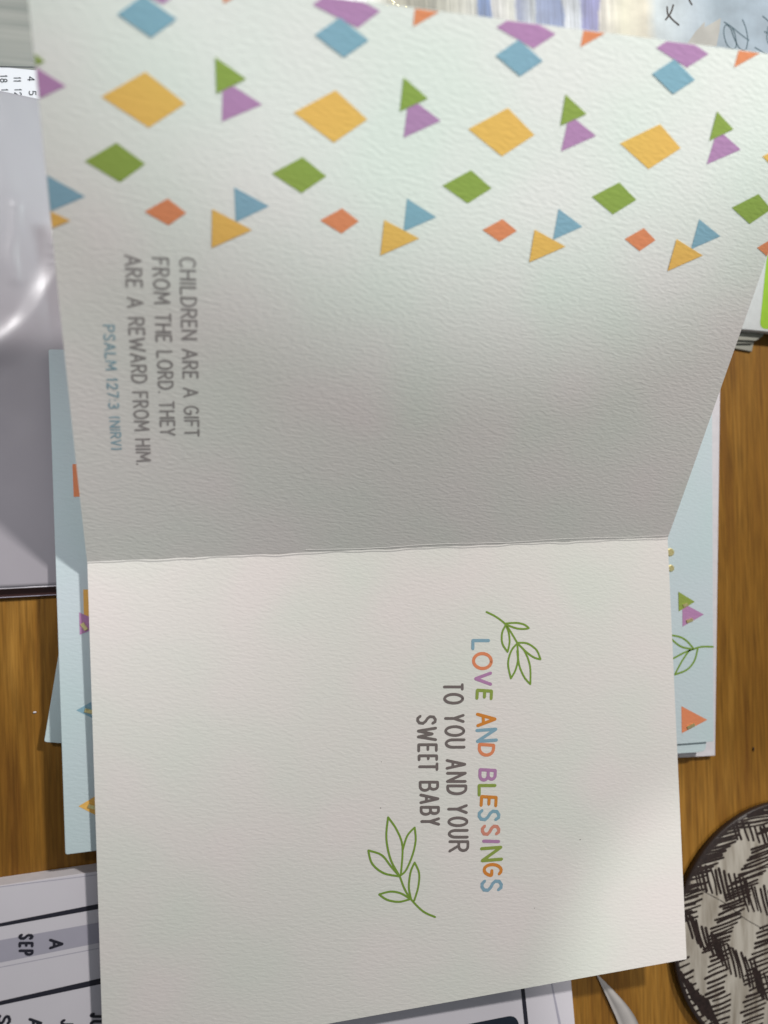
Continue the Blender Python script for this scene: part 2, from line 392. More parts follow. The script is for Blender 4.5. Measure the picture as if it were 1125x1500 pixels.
SPRIGS = [
  [ ('stem',[(114.3, 20.15), (117.15, 21.69), (120.18, 24.09), (122.17, 27.03), (124.01, 30.23)]),('leaf',[(120.18, 24.09), (123.68, 24.06), (126.47, 24.76), (128.05, 25.98), (126.56, 26.15), (124.32, 25.87), (121.9, 24.99), (120.18, 24.22)]),('leaf',[(120.45, 24.5), (119.18, 26.83), (119.12, 30.08), (120.76, 32.8), (121.5, 29.92), (121.33, 26.97), (120.45, 24.5)]),('leaf',[(124.01, 30.23), (127.3, 30.66), (130.26, 32.84), (131.56, 35.9), (129.25, 35.07), (126.51, 32.9), (124.01, 30.23)]),('leaf',[(124.0, 30.42), (121.96, 32.56), (120.76, 36.39), (121.5, 41.0), (123.13, 38.53), (124.11, 35.01), (124.0, 30.42)]),('leaf',[(124.0, 30.42), (126.3, 32.88), (127.95, 37.6), (127.87, 43.3), (125.98, 41.04), (124.44, 37.32), (123.91, 32.71)]) ],
  [ ('stem',[(94.87, 109.96), (91.2, 107.71), (87.73, 103.74), (85.77, 100.32), (84.41, 96.37)]),('leaf',[(87.42, 103.5), (84.56, 101.4), (81.37, 100.44), (78.02, 100.77), (80.33, 102.66), (83.84, 103.8), (87.42, 103.5)]),('leaf',[(87.61, 103.53), (87.08, 99.88), (87.75, 95.58), (89.07, 92.93), (90.34, 96.25), (89.94, 100.28), (88.57, 104.17)]),('leaf',[(84.41, 96.37), (81.93, 93.21), (79.16, 89.41), (75.19, 87.51), (76.21, 91.5), (79.62, 94.77), (84.41, 96.37)]),('leaf',[(84.22, 96.03), (81.8, 91.01), (80.72, 84.62), (81.44, 78.59), (83.89, 82.52), (85.53, 87.75), (84.74, 96.1)]),('leaf',[(85.49, 88.99), (87.06, 84.81), (89.42, 82.59), (89.62, 86.39), (88.5, 90.65), (86.41, 94.76), (84.74, 96.1)]) ],
]
AL= [0.6386, 0.5853, 0.5667, 0.5266, 0.6014]
AR= [0.589, 0.5746, 0.5771, 0.5828, 0.516]
M.update(gold=plain('gold_foil', (1.0, .85, .42), .42, 1, grain=.25, scale=1500), black=plain('black_ink', (.018, .018, .03), .5), navy=plain('navy_ink', (.012, .02, .035), .4),
         white_paper=plain('white_paper', (.66, .64, .70), .55, grain=.015, scale=60), band=plain('lavender_band_ink', (.40, .39, .47), .55, grain=.015),
         envelope=plain('white_envelope_paper', (.66, .64, .68), .7), maroon=plain('maroon_cover', (.085, .035, .032), .35), lime=plain('lime_green_label', (.27, .47, .03), .35),
         box=plain('white_box_card', (.50, .52, .53), .6), sheet=plain('grey_paper', (.27, .27, .235), .7), pen=plain('dark_teal_pen_ink', (.012, .05, .07), .5),
         speck=plain('dark_speck', (.02, .01, .008), .6), crease=paper('card_crease', (.80, .79, .76), .3))

def wood():
    m, nt, b = new_mat('desk_wood'); L = nt.links.new
    tc = N(nt, 'ShaderNodeTexCoord'); mp = N(nt, 'ShaderNodeMapping'); mp.inputs['Scale'].default_value = (330, 12, 20)
    L(tc.outputs['Object'], mp.inputs[0])
    n1 = N(nt, 'ShaderNodeTexNoise'); n1.inputs['Scale'].default_value = 1.6; n1.inputs['Detail'].default_value = 6; n1.inputs['Distortion'].default_value = .5; n1.inputs['Roughness'].default_value = .65
    L(mp.outputs[0], n1.inputs['Vector'])
    mp2 = N(nt, 'ShaderNodeMapping'); mp2.inputs['Scale'].default_value = (30, 5, 5); L(tc.outputs['Object'], mp2.inputs[0])
    n2 = N(nt, 'ShaderNodeTexNoise'); n2.inputs['Scale'].default_value = 1.5; n2.inputs['Detail'].default_value = 4; n2.inputs['Distortion'].default_value = 1.4
    L(mp2.outputs[0], n2.inputs['Vector'])
    ad = N(nt, 'ShaderNodeMath', operation='MULTIPLY_ADD'); ad.inputs[1].default_value = .6; L(n2.outputs[0], ad.inputs[0]); 
    ml = N(nt, 'ShaderNodeMath', operation='MULTIPLY'); ml.inputs[1].default_value = .5; L(n1.outputs[0], ml.inputs[0]); L(ml.outputs[0], ad.inputs[2])
    cr = N(nt, 'ShaderNodeValToRGB'); e = cr.color_ramp.elements
    e[0].position = .34; e[0].color = (.14, .055, .009, 1); e[1].position = .72; e[1].color = (.35, .178, .033, 1)
    k = cr.color_ramp.elements.new(.54); k.color = (.235, .11, .016, 1)
    mp3 = N(nt, 'ShaderNodeMapping'); mp3.inputs['Scale'].default_value = (1100, 60, 20); L(tc.outputs['Object'], mp3.inputs[0])
    n3 = N(nt, 'ShaderNodeTexNoise'); n3.inputs['Scale'].default_value = 1; n3.inputs['Detail'].default_value = 3; L(mp3.outputs[0], n3.inputs['Vector'])
    po = N(nt, 'ShaderNodeMapRange'); po.inputs[1].default_value = .28; po.inputs[2].default_value = .6; po.inputs[3].default_value = .72; po.inputs[4].default_value = 1.1
    L(n3.outputs[0], po.inputs[0]); hv = N(nt, 'ShaderNodeHueSaturation'); L(po.outputs[0], hv.inputs['Value']); L(cr.outputs[0], hv.inputs['Color'])
    L(ad.outputs[0], cr.inputs[0]); L(hv.outputs[0], b.inputs['Base Color'])
    b.inputs['Roughness'].default_value = .5; b.inputs['Specular IOR Level'].default_value = .2
    bp = N(nt, 'ShaderNodeBump'); bp.inputs['Strength'].default_value = .3; bp.inputs['Distance'].default_value = .0001
    L(n1.outputs[0], bp.inputs['Height']); L(bp.outputs[0], b.inputs['Normal'])
    return m
M['wood'] = wood()

# ------------------------------------------------------------------ large structure: the desk
def slab(name, poly, z0, z1, mat, parent=None, bevel=0.0, S=None):
    """prism over an x, y polygon between two heights, top edge rounded by bevel"""
    poly = [np.array(p[:2], float) for p in poly]
    area = sum(a[0] * b[1] - b[0] * a[1] for a, b in zip(poly, poly[1:] + poly[:1]))
    if area < 0: poly.reverse()
    n = len(poly); cen = sum(poly) / n; V = []; U = []
    rings = [(0, z0), (0, z1 - bevel), (bevel, z1)] if bevel else [(0, z0), (0, z1)]
    for ins, z in rings:
        for p in poly:
            d = cen - p; d = d / max(np.linalg.norm(d), 1e-6); q = p + d * ins * 1.4
            V.append((q[0], q[1], z)); U.append((q[0] / 100, q[1] / 100))
    F = [list(range(n))[::-1], [n * (len(rings) - 1) + i for i in range(n)]]
    for r in range(len(rings) - 1):
        for i in range(n):
            j = (i + 1) % n; F.append([r * n + i, r * n + j, (r + 1) * n + j, (r + 1) * n + i])
    return mesh(name, V, F, mat, parent, U)
def rect_from(corner, direction, lx, ly):
    """rectangle from a corner: lx along direction, ly to its left"""
    c = np.array(corner[:2], float); d = np.array(direction, float); d = d / np.linalg.norm(d); e = np.array([-d[1], d[0]])
    return [c, c + d * lx, c + d * lx + e * ly, c + e * ly]
def rounded(poly, r, n=5):
    poly = [np.array(p[:2], float) for p in poly]; out = []; m = len(poly)
    for i in range(m):
        a, b, c = poly[i - 1], poly[i], poly[(i + 1) % m]
        u = (a - b) / np.linalg.norm(a - b); v = (c - b) / np.linalg.norm(c - b)
        p, q = b + u * r, b + v * r
        for k in range(n + 1):
            t = k / n; out.append((1 - t) ** 2 * p + 2 * t * (1 - t) * b + t * t * q)
    return out
desk = slab('desk', [(-700, -700), (900, -700), (900, 700), (-700, 700)], DESK - 25, DESK, M['wood']); desk['kind'] = 'structure'

# ------------------------------------------------------------------ the open card
def page(name, S, parent, nx=90, ns=70, thick=.38, wob=0.0):
    V = []; U = []; F = []
    for lay in (0, 1):
        for j in range(ns + 1):
            for i in range(nx + 1):
                x = W * i / nx; s = H * j / ns
                V.append(S(x, s, -thick * lay)); U.append((x / 100, (s if S is raised else -s) / 100))
    st = nx + 1; n1 = st * (ns + 1); up = S is raised
    for j in range(ns):
        for i in range(nx):
            a = j * st + i; f = [a, a + 1, a + st + 1, a + st]
            F.append(f if up else f[::-1]); g = [q + n1 for q in f]; F.append(g[::-1] if up else g)
    ring = [i for i in range(st)] + [j * st + nx for j in range(1, ns + 1)] + [ns * st + i for i in range(nx - 1, -1, -1)] + [j * st for j in range(ns - 1, 0, -1)]
    m0 = len(V); V += [V[i] for i in ring] + [V[i + n1] for i in ring]; U += [U[i] for i in ring] * 2; m = len(ring)   # the cut edge has corners of its own
    nf = len(F)
    for i in range(m):
        j = (i + 1) % m; f = [m0 + i, m0 + m + i, m0 + m + j, m0 + j]; F.append(f if up else f[::-1])
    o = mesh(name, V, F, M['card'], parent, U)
    for k, p in enumerate(o.data.polygons): p.use_smooth = k < nf
    return o
card = thing('open_greeting_card', 'open textured white greeting card with coloured shapes, a verse and LOVE AND BLESSINGS lettering', 'greeting card')
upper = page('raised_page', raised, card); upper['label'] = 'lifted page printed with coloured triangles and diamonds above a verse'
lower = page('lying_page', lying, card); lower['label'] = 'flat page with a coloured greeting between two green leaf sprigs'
for col, kd, z, poly in SHAPES:
    inside_fan(poly, raised, .07 + .06 * z, 'printed_' + kd, M[col], upper, 2)
def lying_uv(x, s, h=0): return lying(x, s, h)
def word(name, lines, w, S, h, mat, parent): return strokes(name, lines, w, S, h, mat, parent)
TILT = {1: 6, 3: 7, 4: -5, 5: -7, 6: 7, 7: 6, 9: 7, 11: -4, 12: 3, 13: -8, 14: 4, 15: -5}
def tilted(bl, br, tl, deg):
    bl, br, tl = (np.array(q, float) for q in (bl, br, tl)); c = (br + tl) / 2; t = math.radians(deg)
    Rm = np.array([[math.cos(t), -math.sin(t)], [math.sin(t), math.cos(t)]]); return [c + Rm @ (q - c) for q in (bl, br, tl)]
for k, (ch, col, bl, br, tl) in enumerate(LETTERS):
    if k < 16:
        strokes('printed_letter', glyph(ch, *tilted(bl, br, tl, TILT.get(k, 0) * .5), .62), 1.0, lying, .05, M[col], lower)
buf = []; groups = {16: 2, 18: 3, 21: 3, 24: 4, 28: 5, 33: 4}
for st, n in groups.items():
    ls = []
    for ch, col, bl, br, tl in LETTERS[st:st + n]: ls += glyph(ch, bl, br, tl, .42)
    strokes('printed_word', ls, .86, lying, .05, M['grey'], lower)
for sp in SPRIGS:
    ls = []; 
    for kd, pts in sp:
        if kd == 'stem': ls.append((smooth_line(pts)))
        else:
            b = np.array(pts[0]); far = max(range(len(pts)), key=lambda q: np.linalg.norm(np.array(pts[q]) - b))
            ls.append(smooth_line(pts[:far + 1])); ls.append(smooth_line(pts[far:]))
    strokes('printed_leaf_sprig', ls, .6, lying, .05, M['sprig'], lower)
for txt, col, b0, b1, t0 in VERSE:
    b0, b1, t0 = (np.array(q) for q in (b0, b1, t0)); up = t0 - b0; ch = np.linalg.norm(up); ex = (b1 - b0) / np.linalg.norm(b1 - b0)
    ey = np.array([-ex[1], ex[0]]); ey = ey * (1 if ey @ up > 0 else -1)
    gap = .17; tot = sum(WID.get(c, .56) + gap for c in txt) - gap; sc = np.linalg.norm(b1 - b0) / tot; x = 0; ls = []
    for c in txt + ' ':
        w = WID.get(c, .56)
        if c == ' ':
            if ls: strokes('printed_word', ls, .50 if col == 'grey' else .36, raised, .05, M['pale_' + col], upper)
            ls = []
        else:
            o = b0 + ex * x * sc
            ls += glyph(c, o, o + ex * w * sc, o + ey * ch, .12)
        x += w + gap
for x_, s_, q_ in ((79.3, 75.6, .16), (142.6, 93.0, .18), (79.9, 62.1, .12), (126.5, 112.0, .12)):
    inside_fan([(x_ + q_ * math.cos(a), s_ + q_ * .8 * math.sin(a)) for a in (0, 1.2, 2.3, 3.4, 4.6, 5.6)], lying, .06, 'paper_fleck', M['speck'], lower, 0)
# the pressed fold between the two pages
def ridge(pts, w, h):
    V = []; U = []; F = []
    for x, y, z in pts:
        V += [(x, y - w / 2, z - .05), (x, y, z + h), (x, y + w / 2, z - .0 + w * .3)]; U += [(x / 100, y / 100)] * 3
    for i in range(len(pts) - 1):
        for k in (0, 1): a = 3 * i + k; F.append([a, a + 3, a + 4, a + 1])
    return V, F, U
rp = [(W * q / 120, .16 * math.sin(q * .31) + .12 * math.sin(q * .83 + 1) + random.uniform(-.04, .04), 0.02) for q in range(121)]
v, f, u = ridge(rp, .8, .2); mesh('fold_crease', v, orient(v, f), M['crease'], card, u)
rp = []
for q in range(40, 121):
    x = W * q / 120; s = 1.2 + .25 * math.sin(q * .21) + random.uniform(-.05, .05); p = raised(x, s, .0); rp.append((p[0], p[1], p[2]))
v, f, u = ridge(rp, .34, .08); mesh('fold_crease', v, orient(v, f), M['crease'], card, u)
place(card, (90, 0, -3))

# ------------------------------------------------------------------ the stack of cards under it
def closed_card(label, corner, direction, lx, ly, z0, z1, radius=0.6):
    t = thing('closed_greeting_card', label, 'greeting card', 'pale blue cards stacked under the open card')
    p = rounded(rect_from(corner, direction, lx, ly), radius, 3)
    slab('front_page', p, z1 - .4, z1, M['blue_card'], t, .08)
    q = rounded(rect_from(np.array(corner[:2]) + .0, direction, lx, ly), radius, 3)
    slab('back_page', q, z0, z0 + .4, M['blue_card'], t)
    n = np.array(direction, float); n /= np.linalg.norm(n); e = np.array([-n[1], n[0]])
    c = np.array(corner[:2]) + e * (ly - .5) + n * .5
    slab('inner_page', rect_from(np.array(corner[:2]) + n * .5 + e * .5, n, lx - 1, ly - 1), z0 + .45, z1 - .45, M['card'], t)
    return t
env_z = DESK + .05
br = at2(1047.6, 1107, env_z + 2.2); bl_ = at2(993.4, 1110, env_z + 2.2); d = np.array(br) - np.array(bl_)
d /= np.linalg.norm(d); e = np.array([-d[1], d[0]])
env = thing('envelope', 'white envelope at the bottom of the card stack, its corner showing on the right', 'envelope')
c0 = np.array(br) - d * 184
slab('envelope_back', rect_from(c0, d, 184, 133), env_z, env_z + 1.4, M['envelope'], env, .1)
slab('envelope_flap', rect_from(c0, d, 184, 132.6), env_z + 1.5, env_z + 2.2, M['envelope'], env, .1)
place(env, (*c0, DESK))
# rotated card, lower left
z1 = -9.2; c = np.array(at2(64.5, 1086.8, z1)); dn = np.array(at2(88.7, 1088, z1)) - c; 
up_ = np.array(at2(85, 963, z1)) - c; up_ /= np.linalg.norm(up_); dd = np.array([up_[1], -up_[0]])
t = closed_card('pale blue card turned askew, its blank corner poking out at the left over bare wood', c, dd, 160, 120, -10.7, z1); place(t, (*c, -10.7))
# second card on the right, rounded corner
z1 = -7.0; c = np.array(at2(1031.5, 1101.3, z1)); a = np.array(at2(993, 1104, z1)); dd = c - a; dd /= np.linalg.norm(dd)
c0 = c - dd * 165
t = closed_card('pale blue card with rounded corner between the envelope and the leaf printed card', c0, dd, 165.8, 120, -9.1, z1, 2.2); place(t, (*c0, -9.1))
# right card with leaf and triangles
zr = -6.0; c = np.array(at2(1045.4, 1086.2, zr)); a = np.array(at2(1043.2, 600, zr)); up_ = a - c; up_ /= np.linalg.norm(up_); dd = np.array([up_[1], -up_[0]])
c0 = c - dd * W
rc = closed_card('pale blue card on the right printed with green leaf sprig and gold barred triangles', c0, dd, W, H, -6.95, zr)
fr = [o for o in rc.children if o.name.startswith('front_page')][0]
PR = plane(zr)
def px(pts, z, ox=0, oy=0, sc=1.0): return [at2(ox + x / sc, oy + y / sc, z) for x, y in pts]
for col, pts, h in (('green', [(467, 83), (588, 157), (470, 228)], .12), ('purple', [(497, 165), (655, 250), (498, 340)], .06), ('orange', [(490, 922), (680, 1022), (493, 1120)], .06)):
    inside_fan(px(pts, zr, 900, 850, 5), PR, h, 'printed_triangle', M[col], fr, 0)
for a, b in (((500, 188), (535, 175)), ((525, 303), (572, 287)), ((530, 1081), (586, 1054))):
    p = [np.array(q) for q in px([a, b], zr, 900, 850, 5)]; dv = p[1] - p[0]; nv = np.array([-dv[1], dv[0]]); nv = nv / np.linalg.norm(nv) * .55
    slab('gold_bar', [p[0] - nv, p[1] - nv, p[1] + nv, p[0] + nv], zr + .1, zr + .38, M['gold'], fr, .12)
for cx_, cy_, r in ((981.5, 809, 6), (982.4, 832.4, 5.2)):
    slab('gold_dot', [at2(cx_ + r * math.cos(q * math.pi / 6), cy_ + r * math.sin(q * math.pi / 6), zr) for q in range(12)], zr + .02, zr + .3, M['gold'], fr, .2)
ls = [smooth_line(px(p, zr, 900, 850, 5)) for p in ([(723, 487), (640, 487), (575, 505), (500, 535), (410, 585)], [(575, 495), (530, 445), (480, 415), (400, 400)], [(565, 503), (500, 490), (450, 460), (400, 410)],
      [(610, 500), (585, 590), (530, 655), (443, 690)], [(443, 690), (490, 600), (548, 515), (575, 505)])]
strokes('printed_leaf_sprig', ls, .62, PR, .05, M['sprig'], fr)
place(rc, (*c0, -6.95))
# left card
zl = -3.9; c = np.array(at2(95.7, 1252, zl)); a = np.array(at2(71, 511.7, zl)); up_ = a - c; up_ /= np.linalg.norm(up_); dd = np.array([up_[1], -up_[0]])
lc = closed_card('pale blue card along the left edge, slivers of orange, pink, teal and yellow print showing', c, dd, W, np.linalg.norm(a - c), -5.5, zl)
fr = [o for o in lc.children if o.name.startswith('front_page')][0]; PL = plane(zl)
for nm, col, pts, h in (('printed_square', 'orange', [(106, 680), (150, 678), (151, 725), (108, 728)], .05), ('printed_square', 'yellow', [(121.9, 863.5), (160, 863), (160, 907), (123, 907)], .05),
      ('printed_triangle', 'purple', [(116, 897), (156, 914), (117, 929.5)], .11), ('printed_triangle', 'teal', [(111.6, 1040.5), (150, 1019), (152, 1060)], .05), ('printed_triangle', 'yellow', [(114.8, 1181), (150, 1160), (152, 1200)], .05)):
    inside_fan(px(pts, zl), PL, h, nm, M[col], fr, 0)
for p in (((120, 913), (127, 923)), ((124, 1040), (140, 1044)), ((129, 1180), (144, 1184))):
    p = [np.array(q) for q in px(p, zl)]; dv = p[1] - p[0]; nv = np.array([-dv[1], dv[0]]); nv = nv / np.linalg.norm(nv) * .55
    slab('gold_bar', [p[0] - nv, p[1] - nv, p[1] + nv, p[0] + nv], zl + .1, zl + .38, M['gold'], fr, .12)
place(lc, (*c, -5.5))

# ------------------------------------------------------------------ notebook with glossy sleeve, upper left
nb = thing('notebook', 'lavender white notebook with a maroon edge under the glossy sleeve on the left', 'notebook')
y0 = at2(40, 875, DESK + 1.6)[1]; y1 = at2(40, 861.5, -8)[1]; yt = at2(0, 168, -8)[1]
slab('cover', [(-190, y0), (60, y0), (60, yt), (-190, yt)], DESK + .05, DESK + 1.7, M['maroon'], nb, .3)
slab('page_block', [(-190, y1), (58, y1), (58, yt), (-190, yt)], DESK + 1.75, -8.0, M['white_paper'], nb, .2)
strokes('cover_stitching', [[(-190, y0 + .35), (60, y0 + .35)]], .22, plane(DESK + 1.72), 0.02, M['band'], nb)
place(nb, (-60, y0, DESK))
def glossy():
    m, nt, b = new_mat('glossy_sleeve_film'); L = nt.links.new
    b.inputs['Base Color'].default_value = (.35, .333, .37, 1); b.inputs['Roughness'].default_value = .27; b.inputs['Specular IOR Level'].default_value = .6
    b.inputs['Coat Weight'].default_value = .2; b.inputs['Coat Roughness'].default_value = .12
    tc = N(nt, 'ShaderNodeTexCoord'); n = N(nt, 'ShaderNodeTexNoise'); n.inputs['Scale'].default_value = 38; n.inputs['Detail'].default_value = 2
    L(tc.outputs['Object'], n.inputs['Vector']); bp = N(nt, 'ShaderNodeBump'); bp.inputs['Distance'].default_value = .0006; bp.inputs['Strength'].default_value = .5
    L(n.outputs[0], bp.inputs['Height']); L(bp.outputs[0], b.inputs['Normal']); return m
M['film'] = glossy()
# the sleeve: a thin film lying on the notebook, buckled in one arc-shaped wrinkle
arcp = [at2(*q, -7.5) for q in ((-60, 560), (-20, 522), (10, 500), (35, 478), (60, 447), (85, 400), (100, 330))]
arcp = smooth_line(arcp, 6); dent = smooth_line([at2(*q, -7.5) for q in ((24, 300), (22, 340), (17, 375), (24, 410))], 5)
def bump_at(x, y):
    da = min(math.hypot(x - a, y - b) for a, b in arcp); db = min(math.hypot(x - a, y - b) for a, b in dent)
    return .55 * math.exp(-(da / 3.4) ** 2) + .2 * math.exp(-(db / 1.1) ** 2) + .15 * math.sin(x * .35 + y * .11) * math.sin(y * .16)
e0 = np.array(at2(0, 133, -7.5)); e1 = np.array(at2(55, 144, -7.5)); ed = (e1 - e0) / (e1[0] - e0[0])
V = []; U = []; F = []; nx, ny = 90, 150; yb = at2(40, 780, -7.5)[1]
for j in range(ny + 1):
    for i in range(nx + 1):
        x = -70 + 115 * i / nx; top = e0[1] + (x - e0[0]) * ed[1]; y = y1 + .6 + (top - y1 - .6) * j / ny
        V.append((x, y, -7.75 + max(bump_at(x, y), -.05) + .08)); U.append((x / 100, y / 100))
for j in range(ny):
    for i in range(nx): a = j * (nx + 1) + i; F.append([a, a + 1, a + nx + 2, a + nx + 1])
# two skins make it a real film with thickness
n0 = len(V); V += [(a, b, c - .12) for a, b, c in V]; U += U; F += [[q + n0 for q in f][::-1] for f in F]
st = nx + 1; ring = list(range(st)) + [j * st + nx for j in range(1, ny + 1)] + [ny * st + i for i in range(nx - 1, -1, -1)] + [j * st for j in range(ny - 1, 0, -1)]
for a, b in zip(ring, ring[1:] + ring[:1]): F.append([a, a + n0, b + n0, b])
sl = mesh('plastic_sleeve', V, F, M['film'], None, U, smooth=True)
tag(sl, 'glossy lavender plastic sleeve with a bright wrinkle lying on the notebook at the left edge', 'plastic sleeve')

# calendar page above it
def reflection_streaked():  # soft bands are glossy sleeve reflections painted into the paper colour
    m, nt, b = new_mat('grey_paper_reflections'); L = nt.links.new
    tc = N(nt, 'ShaderNodeTexCoord'); mp = N(nt, 'ShaderNodeMapping'); mp.inputs['Scale'].default_value = (12, 190, 1); mp.inputs['Rotation'].default_value = (0, 0, -.15)
    L(tc.outputs['Object'], mp.inputs[0]); n = N(nt, 'ShaderNodeTexNoise'); n.inputs['Scale'].default_value = 1.2; n.inputs['Detail'].default_value = 2; L(mp.outputs[0], n.inputs['Vector'])
    cr = N(nt, 'ShaderNodeValToRGB'); e = cr.color_ramp.elements; e[0].position = .35; e[0].color = (.20, .20, .19, 1); e[1].position = .65; e[1].color = (.30, .285, .27, 1)
    L(n.outputs[0], cr.inputs[0]); L(cr.outputs[0], b.inputs['Base Color']); b.inputs['Roughness'].default_value = .4; return m
M['reflection_streaked'] = reflection_streaked()
zc = -8.6; cal = thing('calendar_page', 'grey calendar page with columns of dates in the upper left corner', 'calendar')
pt_ = at2(0, 160, zc)[1]; slab('paper', [(-90, pt_ + 1), (60, pt_ + 1), (60, pt_ + 90), (-90, pt_ + 90)], DESK + .05, zc, M['white_paper'], cal)
yl = at2(0, 97.5, zc)[1]
slab('header_panel', [(-89, yl), (59, yl), (59, pt_ + 89), (-89, pt_ + 89)], zc + .02, zc + .12, M['reflection_streaked'], cal)
PC = plane(zc)
strokes('ruled_line', [px([(-60, 97), (60, 99)], zc)], .24, PC, .16, M['black'], cal)
def turned(txt, u0, u1, v0, v1, z, w, mat, parent, name='printed_number', h=.05):   # text that reads down the photo: foot at u0, head at u1
    ls = []; tot = sum(WID.get(c, .56) + .2 for c in txt) - .2; x = 0
    for c in txt:
        wd = WID.get(c, .56); a = v0 + (v1 - v0) * x / tot; b = v0 + (v1 - v0) * (x + wd) / tot
        ls += glyph(c, at2(u0, a, z), at2(u0, b, z), at2(u1, a, z), w * .4); x += wd + .2
    return strokes(name, ls, w, plane(z), h, mat, parent)
for txt, a in (('4', (40, 51, 112, 119)), ('5', (42, 53, 133, 140)), ('11', (20, 31, 113, 120)), ('12', (21, 32, 130, 141)), ('18', (0, 11, 110, 121)), ('19', (2, 12, 130, 142))):
    if '9' in txt: txt = '1 '.strip() + '8'
    turned(txt, *a, zc, .26, M['black'], cal)
place(cal, (-20, pt_, DESK))

# ------------------------------------------------------------------ planner sheet along the bottom
zp = DESK + 6.0
pl = thing('planner_sheet', 'white year planner pad with black rules and month names along the bottom', 'planner')
def planner_poly():
    a = np.array(at2(0, 1298, zp)); b = np.array(at2(142, 1277, zp)); d = (b - a) / (b - a)[0]
    R0 = np.array(at2(836.5, 1436, zp)); R1 = np.array(at2(842, 1499, zp)); e = (R1 - R0) / (R1 - R0)[1]
    xr = R0[0]; top = a + d * (xr + 1 - a[0]); rt = np.array([xr + e[0] * (top[1] - R0[1]), top[1]])
    return [a + d * (-150 - a[0]), rt, R0 + e * (-250 - R0[1]), np.array([-150, -250.])], a, d
pp, pa, pd = planner_poly()
slab('page_block', pp, DESK + .05, zp - .25, M['envelope'], pl, .1)
slab('paper', pp, zp - .2, zp, M['white_paper'], pl, .1)
S_ = plane(zp)
def bar(name, quad, mat, h=.04): inside_fan([at2(*q, zp) for q in quad], S_, h, name, mat, pl, 0)
bar('ruled_line', [(-60, 1364), (-60, 1368), (230, 1316), (230, 1307)], M['black'], .08)
bar('ruled_line', [(-60, 1480), (-60, 1485), (230, 1424), (230, 1414)], M['black'], .08)
bar('month_band', [(-60, 1388), (-60, 1422), (230, 1364), (230, 1336)], M['band'])
bar('margin_line', [(-60, 1306), (-60, 1307), (230, 1271), (230, 1270)], M['band'])
bar('margin_line', [(-60, 1428), (-60, 1429), (230, 1373), (230, 1372)], M['band'])
bar('ruled_line', [(762, 1440), (767.5, 1440), (775, 1510), (769, 1510)], M['black'], .08)
bar('margin_line', [(806, 1436), (808, 1436), (824, 1510), (820, 1510)], M['band'])
q = rounded([at2(*p, zp) for p in ((640, 1509), (757, 1486), (775, 1570), (655, 1590))], 3.2, 5)
inside_fan([tuple(p) for p in q], S_, .06, 'navy_panel', M['navy'], pl, 0)
turned('SEP', 27.5, 49, 1367.5, 1399.5, zp, .74, M['black'], pl, 'month_name', .12)
turned('A', 72, 93, 1375, 1390, zp, .74, M['black'], pl, 'month_name', .12)
turned('S', -4, 16, 1486, 1501, zp, .74, M['black'], pl, 'month_name', .12)
turned('A', 42, 62, 1491, 1506, zp, .74, M['black'], pl, 'month_name', .12)
turned('J', 89, 108, 1492, 1503, zp, .74, M['black'], pl, 'month_name', .12)
turned('JU', 132, 152, 1483, 1504, zp, .74, M['black'], pl, 'month_name', .12)
place(pl, (*pa, DESK))

# curled sliver of paper beside it
V = []; F = []; U = []
Ls = smooth_line([(872, 1424), (884, 1450), (896, 1476), (908, 1506), (920, 1560)], 4); Rs = smooth_line([(876, 1428), (903, 1455), (925, 1481), (938, 1506), (960, 1560)], 4)
n = len(Ls)
for lay in (0, .15):
    for k in range(n):
        for t in range(5):
            f = t / 4; u_, v_ = Ls[k][0] * (1 - f) + Rs[k][0] * f, Ls[k][1] * (1 - f) + Rs[k][1] * f
            z = DESK + 1.2 + 1.6 * math.sin(f * 2.6) * min(1, k / 6); p = at(u_, v_, z); V.append((p[0], p[1], z - lay)); U.append((p[0] / 100, p[1] / 100))
for k in range(n - 1):
    for t in range(4):
        a = k * 5 + t; f = [a, a + 1, a + 6, a + 5]; F += [f, [q + 5 * n for q in f][::-1]]
ring = [t for t in range(5)] + [k * 5 + 4 for k in range(1, n)] + [(n - 1) * 5 + t for t in range(3, -1, -1)] + [k * 5 for k in range(n - 2, 0, -1)]
for a, b in zip(ring, ring[1:] + ring[:1]): F.append([a, b, b + 5 * n, a + 5 * n])
slv = mesh('paper_sliver', V, F, plain('thin_tissue', (.40, .38, .37), .6), None, U, smooth=True)
tag(slv, 'narrow curled sliver of white paper on the wood beside the planner sheet', 'paper strip')

# ------------------------------------------------------------------ hatched round coaster, bottom right
cc = np.array([225.60, -138.42]); zt = -8.0; RR = 44.11
def dome(x, y, h=0):
    r = min(math.hypot(x - cc[0], y - cc[1]) / RR, 1); return (x, y, zt - 1.6 * r ** 4 + h)
co = thing('coaster', 'round white coaster brushed with brown black crosshatching in the lower right corner', 'coaster')
V = [dome(cc[0], cc[1])]; F = []; nr, na = 40, 96
for r in range(1, nr + 1):
    for a in range(na): t = 2 * math.pi * a / na; q = RR * r / nr; V.append(dome(cc[0] + q * math.cos(t), cc[1] + q * math.sin(t)))
for a in range(na): F.append([0, 1 + a, 1 + (a + 1) % na])
for r in range(nr - 1):
    for a in range(na):
        b = (a + 1) % na; F.append([1 + r * na + a, 1 + (r + 1) * na + a, 1 + (r + 1) * na + b, 1 + r * na + b])
o0 = 1 + (nr - 1) * na
for z, dr in ((zt - 2.4, .1), (DESK + .8, -.3), (DESK + .05, -1.2)):
    b0 = len(V); V += [(cc[0] + (RR + dr) * math.cos(2 * math.pi * a / na), cc[1] + (RR + dr) * math.sin(2 * math.pi * a / na), z) for a in range(na)]
    for a in range(na): b = (a + 1) % na; F.append([o0 + a, b0 + a, b0 + b, o0 + b])
    o0 = b0
F.append([o0 + a for a in range(na)][::-1])
